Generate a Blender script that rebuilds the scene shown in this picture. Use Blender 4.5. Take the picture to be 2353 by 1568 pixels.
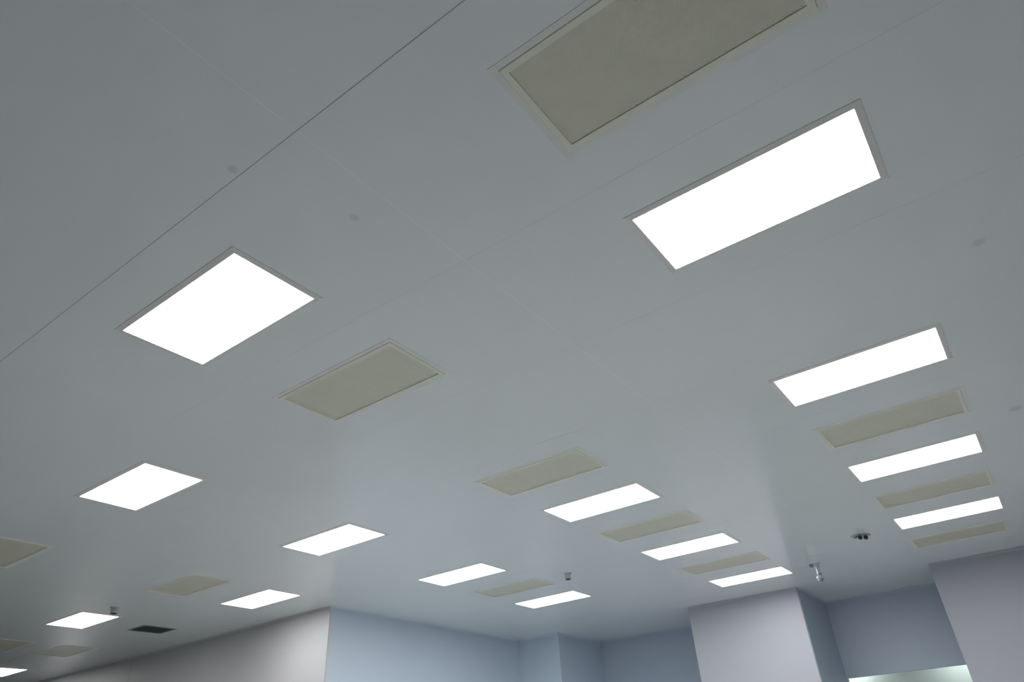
import bpy, bmesh, math, random
from mathutils import Matrix, Vector

for o in list(bpy.data.objects):
    bpy.data.objects.remove(o)
scene = bpy.context.scene
C = scene.collection

# ------------------------------------------------------------------ camera
EYE = 1.6
cam_data = bpy.data.cameras.new('camera')
cam_data.sensor_width = 36.0
cam_data.lens = 23.8456
cam_data.clip_end = 200
cam = bpy.data.objects.new('camera', cam_data)
C.objects.link(cam)
cam.matrix_world = Matrix((
    (0.8028070514, 0.3607871082, 0.4746930596, 0),
    (0.5937852724, -0.4116302560, -0.6913606747, 0),
    (-0.0540359929, 0.8368949724, -0.5446897434, EYE),
    (0, 0, 0, 1)))
scene.camera = cam

# ------------------------------------------------------------------ world, exposure
world = bpy.data.worlds.new('world')
scene.world = world
world.use_nodes = True
world.node_tree.nodes['Background'].inputs[0].default_value = (0.05, 0.055, 0.06, 1)
world.node_tree.nodes['Background'].inputs[1].default_value = 0.3
scene.view_settings.view_transform = 'Standard'
scene.view_settings.look = 'None'
scene.view_settings.gamma = 1.0
scene.view_settings.use_curve_mapping = False
scene.view_settings.exposure = 0.0
LIGHT = 19.5          # radiance of the lit diffusers

ZD = EYE + 2.6293      # underside of the light diffusers
ZC = ZD + 0.009        # underside of the ceiling panels

# ------------------------------------------------------------------ materials
def nodes(name):
    m = bpy.data.materials.new(name)
    m.use_nodes = True
    nt = m.node_tree
    return m, nt, nt.nodes['Principled BSDF']

def paint(name, col, rough=0.5, spec=0.5, var=0.03, scale=1.5, bump=0.0, metal=0.0, coat=0.0):
    m, nt, b = nodes(name)
    geo = nt.nodes.new('ShaderNodeNewGeometry')
    noi = nt.nodes.new('ShaderNodeTexNoise')
    noi.inputs['Scale'].default_value = scale
    noi.inputs['Detail'].default_value = 3
    nt.links.new(geo.outputs['Position'], noi.inputs['Vector'])
    ramp = nt.nodes.new('ShaderNodeValToRGB')
    ramp.color_ramp.elements[0].position = 0.3
    ramp.color_ramp.elements[1].position = 0.7
    ramp.color_ramp.elements[0].color = tuple(c * (1 - var) for c in col) + (1,)
    ramp.color_ramp.elements[1].color = tuple(min(1, c * (1 + var)) for c in col) + (1,)
    nt.links.new(noi.outputs['Fac'], ramp.inputs['Fac'])
    nt.links.new(ramp.outputs['Color'], b.inputs['Base Color'])
    b.inputs['Roughness'].default_value = rough
    b.inputs['Specular IOR Level'].default_value = spec
    b.inputs['Metallic'].default_value = metal
    if bump:
        n2 = nt.nodes.new('ShaderNodeTexNoise')
        n2.inputs['Scale'].default_value = 60
        nt.links.new(geo.outputs['Position'], n2.inputs['Vector'])
        bp = nt.nodes.new('ShaderNodeBump')
        bp.inputs['Strength'].default_value = bump
        bp.inputs['Distance'].default_value = 0.002
        nt.links.new(n2.outputs['Fac'], bp.inputs['Height'])
        nt.links.new(bp.outputs['Normal'], b.inputs['Normal'])
    return m

def ceiling_paint():
    """white coated steel with a few faint round darker spots"""
    m = paint('ceiling_enamel', (0.79, 0.835, 0.855), rough=0.17, spec=0.5, var=0.012, scale=0.7)
    nt = m.node_tree
    b = nt.nodes['Principled BSDF']
    geo = [n for n in nt.nodes if n.type == 'NEW_GEOMETRY'][0]
    prev = b.inputs['Base Color'].links[0].from_socket
    for (x, y, r) in ((-2.42, 1.16, 0.036), (-2.215, 1.78, 0.038), (0.54, 7.35, 0.085), (0.545, 4.36, 0.055)):
        d = nt.nodes.new('ShaderNodeVectorMath'); d.operation = 'DISTANCE'
        d.inputs[1].default_value = (x, y, ZC)
        nt.links.new(geo.outputs['Position'], d.inputs[0])
        mr = nt.nodes.new('ShaderNodeMapRange')
        mr.interpolation_type = 'SMOOTHSTEP'
        mr.inputs['From Min'].default_value = r
        mr.inputs['From Max'].default_value = r * 0.35
        mr.inputs['To Min'].default_value = 0.0
        mr.inputs['To Max'].default_value = 0.22
        nt.links.new(d.outputs['Value'], mr.inputs['Value'])
        mx = nt.nodes.new('ShaderNodeMix'); mx.data_type = 'RGBA'
        nt.links.new(mr.outputs['Result'], mx.inputs['Factor'])
        nt.links.new(prev, mx.inputs['A'])
        mx.inputs['B'].default_value = (0.22, 0.24, 0.26, 1)
        prev = mx.outputs['Result']
    nt.links.new(prev, b.inputs['Base Color'])
    return m

def emitter(name, col, strength):
    m, nt, b = nodes(name)
    b.inputs['Base Color'].default_value = (0.9, 0.9, 0.9, 1)
    b.inputs['Emission Color'].default_value = col + (1,)
    b.inputs['Emission Strength'].default_value = strength
    b.inputs['Roughness'].default_value = 0.4
    return m

def clear_glass():
    m = bpy.data.materials.new('window_glass')
    m.use_nodes = True
    nt = m.node_tree
    nt.nodes.remove(nt.nodes['Principled BSDF'])
    out = nt.nodes['Material Output']
    tr = nt.nodes.new('ShaderNodeBsdfTransparent'); tr.inputs[0].default_value = (0.90, 0.96, 0.94, 1)
    gl = nt.nodes.new('ShaderNodeBsdfGlossy'); gl.inputs['Roughness'].default_value = 0.02
    fr = nt.nodes.new('ShaderNodeFresnel'); fr.inputs['IOR'].default_value = 1.45
    mx = nt.nodes.new('ShaderNodeMixShader')
    nt.links.new(fr.outputs[0], mx.inputs[0]); nt.links.new(tr.outputs[0], mx.inputs[1])
    nt.links.new(gl.outputs[0], mx.inputs[2]); nt.links.new(mx.outputs[0], out.inputs[0])
    return m

M = {
    'ceiling': ceiling_paint(),
    'sealant': paint('joint_sealant', (0.87, 0.90, 0.905), 0.22, 0.5, 0.01),
    'seam': paint('joint_gasket_dark', (0.36, 0.38, 0.40), 0.6, 0.3, 0.02),
    'groove': paint('joint_gasket', (0.62, 0.65, 0.66), 0.6, 0.3, 0.02),
    'wall_white': paint('wall_enamel_white', (0.49, 0.495, 0.515), 0.45, 0.5, 0.01, 0.6),
    'wall_grey': paint('wall_enamel_grey', (0.30, 0.31, 0.32), 0.45, 0.5, 0.01, 0.6),
    'wall_blue_dark': paint('wall_enamel_blue_dark', (0.48, 0.555, 0.665), 0.45, 0.5, 0.01, 0.6),  # darker copy of the wall blue, for the recess walls
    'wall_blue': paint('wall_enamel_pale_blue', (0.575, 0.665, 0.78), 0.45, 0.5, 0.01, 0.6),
    'wall_lilac': paint('wall_enamel_pale_lilac', (0.405, 0.42, 0.47), 0.45, 0.5, 0.01, 0.6),
    'floor': paint('floor_epoxy', (0.46, 0.48, 0.48), 0.35, 0.5, 0.05, 0.9),
    'flange': paint('light_flange_enamel', (0.78, 0.79, 0.78), 0.45, 0.4, 0.01),
    'cream': paint('grille_cream_enamel', (0.80, 0.81, 0.69), 0.3, 0.5, 0.015, 5),
    'plate': paint('perforated_plate_cream', (0.87, 0.865, 0.72), 0.3, 0.5, 0.02, 8),
    'filter': paint('filter_cloth', (0.62, 0.61, 0.51), 0.9, 0.1, 0.04, 20),
    'dark': paint('dark_grey_metal', (0.27, 0.30, 0.31), 0.55, 0.4, 0.05, 10),
    'black': paint('black_plastic', (0.02, 0.022, 0.024), 0.35, 0.5, 0.05, 10),
    'plastic': paint('white_plastic', (0.54, 0.58, 0.60), 0.35, 0.5, 0.01, 8),
    'alu': paint('window_aluminium', (0.66, 0.70, 0.70), 0.35, 0.5, 0.02, 6, metal=0.6),
    'glass': clear_glass(),
    'lit': emitter('lit_diffuser', (1.0, 0.985, 0.965), LIGHT),
    'lit_next': emitter('lit_diffuser_next_room', (0.97, 1.0, 0.94), 30.0),
}

# ------------------------------------------------------------------ mesh helpers
def box(bm, x0, x1, y0, y1, z0, z1):
    v = [bm.verts.new((x, y, z)) for z in (z0, z1) for y in (y0, y1) for x in (x0, x1)]
    for f in ((0, 2, 3, 1), (4, 5, 7, 6), (0, 1, 5, 4), (2, 6, 7, 3), (0, 4, 6, 2), (1, 3, 7, 5)):
        bm.faces.new([v[i] for i in f])

def rings(bm, loops, close=False):
    """skin successive loops of equal vertex count"""
    L = [[bm.verts.new(p) for p in l] for l in loops]
    n = len(L[0])
    for a, b in zip(L, L[1:] + ([L[0]] if close else [])):
        for i in range(n):
            j = (i + 1) % n
            bm.faces.new((a[i], a[j], b[j], b[i]))
    return L

def rect(w, d, z, x=0, y=0):
    return [(x - w/2, y - d/2, z), (x + w/2, y - d/2, z), (x + w/2, y + d/2, z), (x - w/2, y + d/2, z)]

def circ(r, z, n=24, x=0, y=0):
    return [(x + r*math.cos(2*math.pi*i/n), y + r*math.sin(2*math.pi*i/n), z) for i in range(n)]

def lathe(bm, prof, n=24, x=0, y=0):
    L = rings(bm, [circ(max(r, 1e-4), z, n, x, y) for r, z in prof])
    bm.faces.new(L[0]); bm.faces.new(L[-1])

def mesh(name, bm, smooth=False):
    bmesh.ops.recalc_face_normals(bm, faces=bm.faces)
    me = bpy.data.meshes.new(name)
    bm.to_mesh(me); bm.free()
    if smooth:
        for p in me.polygons: p.use_smooth = True
    return me

def obj(name, data, mat, parent=None):
    if isinstance(data, bmesh.types.BMesh):
        data = mesh(name, data)
    if not data.materials:
        data.materials.append(mat)
    o = bpy.data.objects.new(name, data)
    C.objects.link(o)
    if parent: o.parent = parent
    return o

def struct(name, bm, mat, label=None):
    o = obj(name, bm, mat)
    o['kind'] = 'structure'
    if label: o['label'] = label
    return o

def thing(name, label, cat, loc, rotz=0, group=None):
    o = bpy.data.objects.new(name, None)
    C.objects.link(o)
    o.location = loc; o.rotation_euler = (0, 0, rotz)
    o.empty_display_size = 0.1
    o['label'] = label; o['category'] = cat
    if group: o['group'] = group
    return o

# ------------------------------------------------------------------ layout
# lights and grilles: centre x, y on the ceiling, label
LIGHTS = [
    (-0.426, 3.068, 'large slanted white light panel just below the big perforated grille at the top'),
    (-0.435, 5.544, 'second light panel down the right-hand row, wide, directly below the largest one'),
    (-0.441, 8.013, 'third light panel down the right-hand row, between two faint cream grilles'),
    (-0.452, 10.447, 'lowest light panel of the right-hand row, above the grey pillar at the right'),
    (-3.551, 1.827, 'big diamond-shaped light panel at left, beside the clearest olive grille'),
    (-3.563, 6.789, 'light panel directly below the second olive grille of the middle row'),
    (-3.570, 9.269, 'middle one of the three neighbouring light panels leading to the pale pillar'),
    (-3.576, 11.732, 'narrow light panel right in front of the top of the pale central pillar'),
    (-6.661, 3.054, 'diamond-shaped light panel below the big left one, nearest of its row'),
    (-6.675, 5.529, 'light panel left of centre, above the corner where white and blue walls meet'),
    (-6.680, 8.006, 'light panel above the pale blue wall, farther than the one over the corner'),
    (-6.698, 10.491, 'small light panel below the round ceiling sensor, above the blue wall end'),
    (-12.751, 5.462, 'small light panel beside the dark square vent at lower left'),
    (-9.762, 6.732, 'light panel close to the white left wall, below a faint grille'),
    (-18.740, 6.625, 'light panel cut by the left edge of the picture near the bottom corner'),
]
GRILLES = [
    (-0.428, 1.835, 'large perforated cream grille cut by the top edge of the picture'),
    (-3.555, 3.072, 'olive cream perforated grille between the big diamond light and the picture centre'),
    (-3.560, 5.552, 'cream perforated grille directly above the first light of the middle row'),
    (-3.555, 8.015, 'thin cream grille between the first two lights of the middle row'),
    (-3.570, 10.530, 'faint cream grille just above the light in front of the central pillar'),
    (-0.435, 6.780, 'cream perforated grille between the second and third lights of the right-hand row'),
    (-0.455, 9.272, 'faint cream grille between the third and lowest lights of the right-hand row'),
    (-0.480, 11.690, 'faint cream grille below the lowest light of the right-hand row'),
    (-9.680, 3.030, 'cream grille cut by the left edge of the picture below the diamond lights'),
    (-9.680, 5.460, 'faint cream grille above the light panel close to the white left wall'),
    (-6.640, 9.260, 'very faint cream grille between two lights above the blue wall'),
    (-15.560, 5.400, 'faint cream grille cut by the left edge, above the cut light panel'),
    (-15.580, 6.520, 'faint cream grille right of the light panel cut by the left edge'),
]
VENT = (-12.79, 6.695)
HOLE = {}
for x, y, _ in LIGHTS: HOLE[(x, y)] = (1.23, 0.605)
for x, y, _ in GRILLES: HOLE[(x * 1.0034, y * 1.0034)] = (1.235, 0.602)
HOLE[VENT] = (0.53, 0.575)

# ------------------------------------------------------------------ room shell
bm = bmesh.new(); box(bm, -27.05, 5.25, -9.05, 15.1, -0.1, 0)
struct('floor', bm, M['floor'], 'grey epoxy floor of the hall')

bm = bmesh.new(); box(bm, -27.05, 5.25, -9.05, 15.1, ZC + 0.30, ZC + 0.40)
ceiling = struct('ceiling', bm, M['dark'], 'smooth white panel ceiling with flush light panels and grilles')

XJ = [-27.0, -23.4, -20.28, -17.24, -14.25, -11.27, -8.22, -5.12, -1.985, 1.12, 5.2]
YJ = [-9.0] + [1.205 + 1.2415 * k for k in range(-8, 12)] + [15.05]
G = 0.0009
shared = {}
for i in range(len(XJ) - 1):
    for j in range(len(YJ) - 1):
        x0, x1, y0, y1 = XJ[i], XJ[i+1], YJ[j], YJ[j+1]
        if x1 < -9.4 and y0 > 8.0: continue
        cx, cy = (x0 + x1) / 2, (y0 + y1) / 2
        w, d = x1 - x0 - 2*G, y1 - y0 - 2*G
        hole = [k for k in HOLE if x0 < k[0] < x1 and y0 < k[1] < y1]
        key = (round(w, 3), round(d, 3)) if not hole else None
        if key in shared:
            me = shared[key]
        else:
            bm = bmesh.new()
            b = 0.0003
            zb, zt = ZC, ZC + 0.05
            if hole:
                k = hole[0]; hw, hd = HOLE[k]; hx, hy = k[0] - cx, k[1] - cy
                rings(bm, [rect(hw, hd, zt, hx, hy), rect(hw, hd, zb, hx, hy), rect(w - 2*b, d - 2*b, zb),
                           rect(w, d, zb + b), rect(w, d, zt)], close=True)
            else:
                L = rings(bm, [rect(w - 2*b, d - 2*b, zb), rect(w, d, zb + b), rect(w, d, zt)])
                bm.faces.new(L[0]); bm.faces.new(L[-1])
            me = mesh('ceiling_panel', bm)
            if key: shared[key] = me
        o = obj('ceiling_panel', me, M['ceiling'], ceiling)
        o.location = (cx, cy, 0)
# joints: gaskets set back in the long joints, flush beads of sealant in the cross joints
for y in YJ[1:-1]:
    wide = abs(y - 1.205) < 0.01
    bm = bmesh.new(); box(bm, -27 if y < 8 else -9.5, 5.2, y - (0.0021 if wide else G), y + (0.0021 if wide else G), ZC + (-0.0004 if wide else 0.0005), ZC + 0.02)
    obj('joint_gasket', bm, M['seam'] if wide else M['groove'], ceiling)
for x in XJ[1:-1]:
    bm = bmesh.new()
    y1 = 15.05 if x > -9.4 else 7.95
    bw = 0.0026 if abs(x + 1.985) < 0.01 else 0.0012
    prof = [(-bw, 0.0), (-bw * 0.7, -0.0002), (bw * 0.7, -0.0002), (bw, 0.0), (0.0, 0.01)]
    a = [bm.verts.new((x + p[0], -9, ZC + p[1])) for p in prof]
    c = [bm.verts.new((x + p[0], y1, ZC + p[1])) for p in prof]
    for q in range(5):
        bm.faces.new((a[q], a[(q+1) % 5], c[(q+1) % 5], c[q]))
    bm.faces.new(a); bm.faces.new(c)
    obj('sealant_bead', bm, M['sealant'], ceiling)

# walls (sandwich panels 50 mm thick)
T = 0.05
WL_Y = 7.90      # white left wall
WB_X = -9.46     # blue side wall
P_Y = 13.22      # fronts of the pillars
B_Y = 15.05      # back of the recesses
def wall(name, x0, x1, y0, y1, mat, z0=0.0, z1=ZC, label=None):
    bm = bmesh.new(); box(bm, x0, x1, y0, y1, z0, z1)
    return struct(name, bm, mat, label)

# the white left wall: a frame slab behind, one board per wall panel with open joints
wl = wall('wall_left', -27.0, WB_X, WL_Y + 0.012, WL_Y + T, M['groove'], label='white left wall of upright panels')
edges = [-27.0, -24.6, -22.7, -20.85, -19.1, -17.35, -15.62, -13.9, -12.15, -10.4, WB_X]
for a, c in zip(edges, edges[1:]):
    g0 = 0.004 if a == -15.62 else 0.0005
    g1 = 0.004 if c == -15.62 else (0.0005 if c != WB_X else 0)
    bm = bmesh.new(); box(bm, a + g0, c - g1, WL_Y, WL_Y + 0.012, 0, ZC)
    obj('wall_panel', bm, M['wall_white'], wl)
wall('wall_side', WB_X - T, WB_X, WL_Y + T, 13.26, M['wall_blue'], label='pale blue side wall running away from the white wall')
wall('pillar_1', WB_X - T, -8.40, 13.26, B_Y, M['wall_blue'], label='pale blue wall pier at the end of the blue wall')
wall('wall_back', -8.40, -5.35, B_Y, B_Y + T, M['wall_blue_dark'], label='blue grey back wall of the left recess')
wall('pillar_2', -5.35, -3.27, P_Y - 0.03, B_Y + T, M['wall_lilac'], label='pale lilac grey central pillar')
WIN_Z = EYE + 1.28
wall('wall_lintel', -3.27, -1.13, B_Y, B_Y + T, M['wall_blue_dark'], z0=WIN_Z + 0.0, label='blue grey wall above the window in the right recess')
wall('wall_sill', -3.27, -1.13, B_Y, B_Y + T, M['wall_blue_dark'], z1=0.9, label='blue grey wall below the window')
wall('pillar_3', -1.13, 5.2, P_Y + 0.10, B_Y + T, M['wall_lilac'], label='broad grey pillar at the right edge')
wall('wall_right', 5.2, 5.2 + T, -9.0, B_Y, M['wall_grey'])
wall('wall_rear', -27.0, 5.2, -9.0 - T, -9.0, M['wall_grey'])
wall('wall_far', -27.0 - T, -27.0, -9.0, WL_Y, M['wall_grey'])

# coved trims where walls meet the ceiling
tr = [0]
def cove(p0, p1, nrm, mat, r=0.045):
    tr[0] += 1
    bm = bmesh.new()
    prof = [(0, 0)] + [(r - r*math.sin(t), -(r - r*math.cos(t))) for t in [k*math.pi/16 for k in range(9)]]
    A, B = [], []
    for (u, z) in prof:
        A.append(bm.verts.new((p0[0] + nrm[0]*u, p0[1] + nrm[1]*u, ZC - 0.0005 + z)))
        B.append(bm.verts.new((p1[0] + nrm[0]*u, p1[1] + nrm[1]*u, ZC - 0.0005 + z)))
    n = len(A)
    for k in range(1, n - 1):          # the hollow of the cove, smooth
        bm.faces.new((A[k], A[k+1], B[k+1], B[k])).smooth = True
    for k in (0, n - 1):               # flat backs on their own vertices
        q = [bm.verts.new(v.co) for v in (A[k], A[(k+1) % n], B[(k+1) % n], B[k])]
        bm.faces.new(q)
    for E in (A, B):
        bm.faces.new([bm.verts.new(v.co) for v in E])
    struct('trim_%d' % tr[0], mesh('trim', bm), mat, 'coved strip between wall and ceiling')
cove((-27.0, WL_Y), (WB_X, WL_Y), (0, -1), M['wall_white'], 0.055)
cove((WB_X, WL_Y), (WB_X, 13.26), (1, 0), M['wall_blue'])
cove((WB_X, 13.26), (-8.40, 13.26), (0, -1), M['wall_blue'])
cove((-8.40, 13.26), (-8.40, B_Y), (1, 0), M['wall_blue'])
cove((-8.40, B_Y), (-5.35, B_Y), (0, -1), M['wall_blue_dark'])
cove((-5.35, P_Y - 0.03), (-3.27, P_Y - 0.03), (0, -1), M['wall_lilac'], 0.055)
cove((-3.27, P_Y), (-3.27, B_Y), (1, 0), M['wall_blue_dark'])
cove((-3.27, B_Y), (-1.13, B_Y), (0, -1), M['wall_blue_dark'])
cove((-1.13, P_Y + 0.10), (5.2, P_Y + 0.10), (0, -1), M['wall_lilac'], 0.055)

# side of the central pillar inside the recess gets a layer in the darker wall blue
bm = bmesh.new(); box(bm, -3.27, -3.262, P_Y, B_Y, 0, ZC - 0.045)
struct('wall_recess', bm, M['wall_blue_dark'], 'blue grey side of the right recess')

# window across the right recess and the lit passage behind it
bm = bmesh.new(); box(bm, -3.262, -1.13, B_Y + 0.018, B_Y + 0.026, 0.9, WIN_Z)
win = struct('window_1', bm, M['glass'], 'bright interior window at the bottom of the right recess')
for (x0, x1, z0, z1) in ((-3.262, -1.13, 0.9, 0.93), (-3.262, -3.24, 0.93, WIN_Z), (-1.155, -1.13, 0.93, WIN_Z)):
    bm = bmesh.new(); box(bm, x0, x1, B_Y + 0.002, B_Y + 0.045, z0, z1)
    obj('window_frame', bm, M['alu'], win)
NZ = 3.6
wall('floor_passage', -7, 5.2, B_Y + T, 17.9, M['floor'], z0=-0.1, z1=0)
wall('ceiling_passage', -7, 5.2, B_Y + T, 17.9, M['ceiling'], z0=NZ, z1=NZ + 0.1)
wall('wall_passage', -7, 5.2, 17.9, 17.95, M['wall_white'], z1=NZ)

# ------------------------------------------------------------------ ceiling lights
LX, LY = 1.2, 0.5716
bm = bmesh.new()
L = rings(bm, [rect(LX, LY, 0.012), rect(LX, LY, 0.0005), rect(LX - 0.004, LY - 0.004, 0.0)])
bm.faces.new(L[0]); bm.faces.new(L[-1])
me_diff = mesh('diffuser', bm)
bm = bmesh.new()
h = ZC - ZD
rings(bm, [rect(LX + 0.004, LY + 0.004, 0.010), rect(LX + 0.004, LY + 0.004, 0.001), rect(LX + 0.012, LY + 0.012, 0.0008),
           rect(LX + 0.080, LY + 0.080, h - 0.003), rect(LX + 0.084, LY + 0.084, h - 0.0002), rect(LX + 0.02, LY + 0.02, h - 0.0002)], close=True)
me_flange = mesh('flange', bm)
bm = bmesh.new()
box(bm, -LX/2 + .01, LX/2 - .01, -LY/2 + .01, LY/2 - .01, h + 0.002, h + 0.09)
me_house = mesh('housing', bm)
for x, y, lab in LIGHTS:
    t = thing('light_panel', lab, 'ceiling light', (x, y, ZD), 0, 'ceiling light panels')
    obj('diffuser', me_diff, M['lit'], t)
    obj('flange', me_flange, M['flange'], t)
    obj('housing', me_house, M['flange'], t)

# ------------------------------------------------------------------ perforated supply grilles
def perforated(w, d, px, r, zb, th):
    """flat plate with staggered hexagonal holes"""
    py = px * 0.866
    nx, ny = int(w / px), int(d / py)
    px, py = w / nx, d / ny
    verts, faces = [], []
    hexa = [(math.cos(math.pi/6 + k*math.pi/3) * r, math.sin(math.pi/6 + k*math.pi/3) * r) for k in range(6)]
    for j in range(ny):
        off = 0.0 if j % 2 == 0 else px / 2
        for i in range(nx - (j % 2)):
            cx = -w/2 + px*(i + .5) + off; cy = -d/2 + py*(j + .5)
            n = len(verts)
            verts += [(cx + a, cy + c, zb) for a, c in hexa]
            X, Y = px/2, py/2
            verts += [(cx + X, cy + Y, zb), (cx, cy + Y, zb), (cx - X, cy + Y, zb), (cx - X, cy - Y, zb), (cx, cy - Y, zb), (cx + X, cy - Y, zb)]
            # hex 0..5 at 30,90,150,210,270,330 ; outer 6..11 at corners / mid top / mid bottom
            for k in range(6):
                q = (k + 1) % 6
                faces.append((n + k, n + 6 + k, n + 6 + q, n + q))
        if j % 2:
            for s in (-1, 1):
                n = len(verts)
                xa, xb = (s*w/2, s*(w/2 - px/2)); cy = -d/2 + py*(j + .5)
                verts += [(xa, cy - py/2, zb), (xb, cy - py/2, zb), (xb, cy + py/2, zb), (xa, cy + py/2, zb)]
                faces.append((n, n+1, n+2, n+3))
    me = bpy.data.meshes.new('perforated_plate')
    me.from_pydata(verts, [], faces)
    bm = bmesh.new(); bm.from_mesh(me)
    for f in bm.faces:
        if f.normal.z > 0: f.normal_flip()
    bm.to_mesh(me); bm.free()
    return me
GH = 0.006                     # how far the frames stand below the ceiling
GW, GD = 1.225, 0.592          # cream frame
IW, ID = 1.157, 0.520          # opening with the perforated plate
me_plate = perforated(IW - 0.001, ID - 0.004, 0.0072, 0.0022, 0.0045, 0.0)
bm = bmesh.new()
rings(bm, [rect(GW - 0.006, GD - 0.006, 0.0), rect(GW, GD, 0.003), rect(GW, GD, GH + 0.012), rect(IW + 0.012, ID + 0.012, GH + 0.012), rect(IW, ID, 0.0095), rect(IW, ID, 0.0015), rect(IW + 0.003, ID + 0.003, 0.0)], close=True)
me_gframe = mesh('frame', bm)
bm = bmesh.new()
rings(bm, [rect(GW + 0.0012, GD + 0.0012, GH - 0.0002), rect(GW + 0.0012, GD + 0.0012, GH - 0.002), rect(GW + 0.068, GD + 0.068, GH - 0.002), rect(GW + 0.070, GD + 0.070, GH - 0.0002)], close=True)
me_gflange = mesh('flange', bm)
bm = bmesh.new(); box(bm, -IW/2 - .005, IW/2 + .005, -ID/2 - .005, ID/2 + .005, 0.03, 0.10)
me_filter = mesh('filter', bm)
bm = bmesh.new()
rings(bm, [rect(IW + 0.01, ID + 0.01, 0.0095), rect(IW + 0.01, ID + 0.01, 0.03), rect(IW + 0.02, ID + 0.02, 0.03), rect(IW + 0.02, ID + 0.02, 0.0095)], close=True)
me_neck = mesh('neck', bm)
for x, y, lab in GRILLES:
    t = thing('supply_grille', lab, 'air grille', (x * 1.0034, y * 1.0034, ZC - GH), 0, 'perforated ceiling grilles')
    obj('frame', me_gframe, M['cream'], t)
    obj('flange', me_gflange, M['flange'], t)
    obj('perforated_plate', me_plate, M['plate'], t)
    obj('neck', me_neck, M['cream'], t)
    obj('filter', me_filter, M['filter'], t)

# ------------------------------------------------------------------ dark return vent
t = thing('return_vent', 'dark grey square ceiling vent at lower left', 'vent', (VENT[0], VENT[1], ZC))
bm = bmesh.new()
rings(bm, [rect(0.56, 0.61, -0.0002), rect(0.555, 0.605, -0.008), rect(0.50, 0.545, -0.008), rect(0.495, 0.54, 0.03), rect(0.525, 0.57, 0.03), rect(0.525, 0.57, -0.0002)], close=True)
obj('frame', bm, M['dark'], t)
bm = bmesh.new()
for k in range(16):
    y = -0.255 + k * 0.034
    v = [bm.verts.new(p) for p in ((-0.247, y - .014, -0.004), (0.247, y - .014, -0.004), (0.247, y + .010, 0.020), (-0.247, y + .010, 0.020),
                                   (-0.247, y - .012, -0.005), (0.247, y - .012, -0.005), (0.247, y + .012, 0.019), (-0.247, y + .012, 0.019))]
    for f in ((0, 1, 2, 3), (7, 6, 5, 4), (0, 4, 5, 1), (1, 5, 6, 2), (2, 6, 7, 3), (3, 7, 4, 0)):
        bm.faces.new([v[i] for i in f])
o = obj('louvres', bm, M['dark'], t); o['kind'] = 'stuff'
bm = bmesh.new(); box(bm, -0.255, 0.255, -0.28, 0.28, 0.032, 0.06)
obj('duct_back', bm, M['dark'], t)

# ------------------------------------------------------------------ round ceiling sensors
def sensor(x, y, lab, r, hgt):
    t = thing('ceiling_sensor', lab, 'sensor', (x, y, ZC), 0, 'round ceiling sensors')
    bm = bmesh.new(); lathe(bm, [(r*1.25, -0.0003), (r*1.25, -0.008), (r*1.1, -0.012), (r*0.6, -0.012), (r*0.6, -0.0003)])
    obj('base_plate', mesh('base_plate', bm, True), M['plastic'], t)
    bm = bmesh.new(); lathe(bm, [(r*0.9, -0.012), (r*0.9, -hgt*0.45), (r, -hgt*0.55), (r, -hgt*0.95), (r*0.94, -hgt), (r*0.3, -hgt), (r*0.3, -0.012)])
    obj('body', mesh('body', bm), M['plastic'], t)
    bm = bmesh.new(); lathe(bm, [(r*0.88, -hgt), (r*0.86, -hgt - 0.006), (r*0.5, -hgt - 0.014), (0, -hgt - 0.017)])
    obj('lens', mesh('lens', bm, True), M['black'], t)
sensor(-5.545, 9.175, 'small white cylindrical sensor with dark underside above the light over the blue wall', 0.048, 0.085)
sensor(-11.60, 5.40, 'small round sensor with dark underside touching the light beside the dark vent', 0.055, 0.085)

# ------------------------------------------------------------------ twin emergency lamp
t = thing('emergency_lamp', 'small twin-headed lamp on the ceiling left of the lowest right-hand light', 'lamp', (-1.575, 10.60, ZC), math.radians(42))
bm = bmesh.new()
L = rings(bm, [rect(0.25, 0.085, -0.0003), rect(0.25, 0.085, -0.014), rect(0.235, 0.07, -0.02)])
bm.faces.new(L[0]); bm.faces.new(L[-1])
obj('base', bm, M['plastic'], t)
for sx in (-0.035, 0.048):
    bm = bmesh.new()
    lathe(bm, [(0.022, -0.03), (0.034, -0.022), (0.036, 0.0), (0.036, 0.035), (0.030, 0.038), (0.028, 0.034)], 20)
    hd = obj('head', mesh('head', bm), M['plastic'], t)
    hd.location = (sx, -0.035, -0.045)
    hd.rotation_euler = (math.radians(100), 0, math.radians(-35))
    bm = bmesh.new(); lathe(bm, [(0.0285, 0.0345), (0.027, 0.040), (0.010, 0.043), (0, 0.0435)], 20)
    obj('lens', mesh('lens', bm, True), M['black'], hd)
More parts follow.
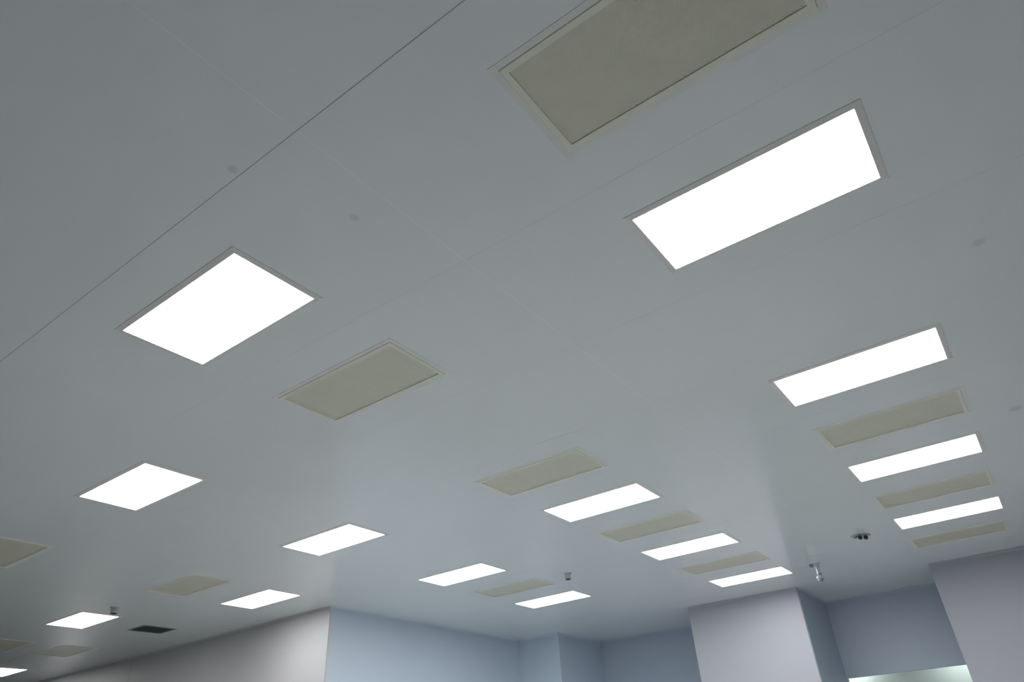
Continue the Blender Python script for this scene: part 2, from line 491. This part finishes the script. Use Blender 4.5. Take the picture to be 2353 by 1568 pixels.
bm = bmesh.new(); box(bm, -0.105, -0.062, -0.03, 0.02, -0.042, -0.0205)
obj('junction_box', bm, M['dark'], t)

# ------------------------------------------------------------------ hanging camera
t = thing('security_camera', 'small white camera hanging from the ceiling on a short drop tube', 'camera', (-2.50, 11.72, ZC), 0)
bm = bmesh.new(); lathe(bm, [(0.055, -0.0003), (0.055, -0.012), (0.035, -0.022), (0.02, -0.022), (0.02, -0.0003)])
obj('ceiling_plate', mesh('ceiling_plate', bm), M['plastic'], t)
bm = bmesh.new(); lathe(bm, [(0.030, -0.022), (0.030, -0.16), (0.012, -0.16), (0.012, -0.022)])
obj('drop_tube', mesh('drop_tube', bm), M['plastic'], t)
bm = bmesh.new(); lathe(bm, [(0.031, -0.1602), (0.031, -0.185), (0.012, -0.185), (0.012, -0.1602)])
obj('collar', mesh('collar', bm), M['dark'], t)
bm = bmesh.new(); lathe(bm, [(0.032, -0.1852), (0.050, -0.195), (0.054, -0.215), (0.054, -0.235), (0.046, -0.24), (0.02, -0.24), (0.02, -0.1852)])
obj('head', mesh('head', bm, True), M['plastic'], t)
bm = bmesh.new(); lathe(bm, [(0.0455, -0.2402), (0.040, -0.262), (0.026, -0.278), (0, -0.284)])
obj('dome', mesh('dome', bm, True), M['dark'], t)
bm = bmesh.new(); box(bm, -0.105, -0.062, -0.03, 0.03, -0.045, -0.0003)  # small dark block beside the ceiling plate
obj('dark_block', bm, M['dark'], t)

# ------------------------------------------------------------------ lights of the passage behind the window
for (x, y, lab) in ((-3.8, 17.5, 'left lit panel in the passage behind the window'), (-1.5, 17.25, 'right lit panel in the passage behind the window')):
    t = thing('passage_light', lab, 'ceiling light', (x, y, NZ), 0, 'lights in the passage')
    bm = bmesh.new(); box(bm, -0.28, 0.28, -0.28, 0.28, -0.012, -0.004)
    obj('diffuser', bm, M['lit_next'], t)
    bm = bmesh.new(); rings(bm, [rect(0.562, 0.562, -0.0005), rect(0.562, 0.562, -0.014), rect(0.60, 0.60, -0.014), rect(0.61, 0.61, -0.0005)], close=True)
    obj('flange', bm, M['flange'], t)
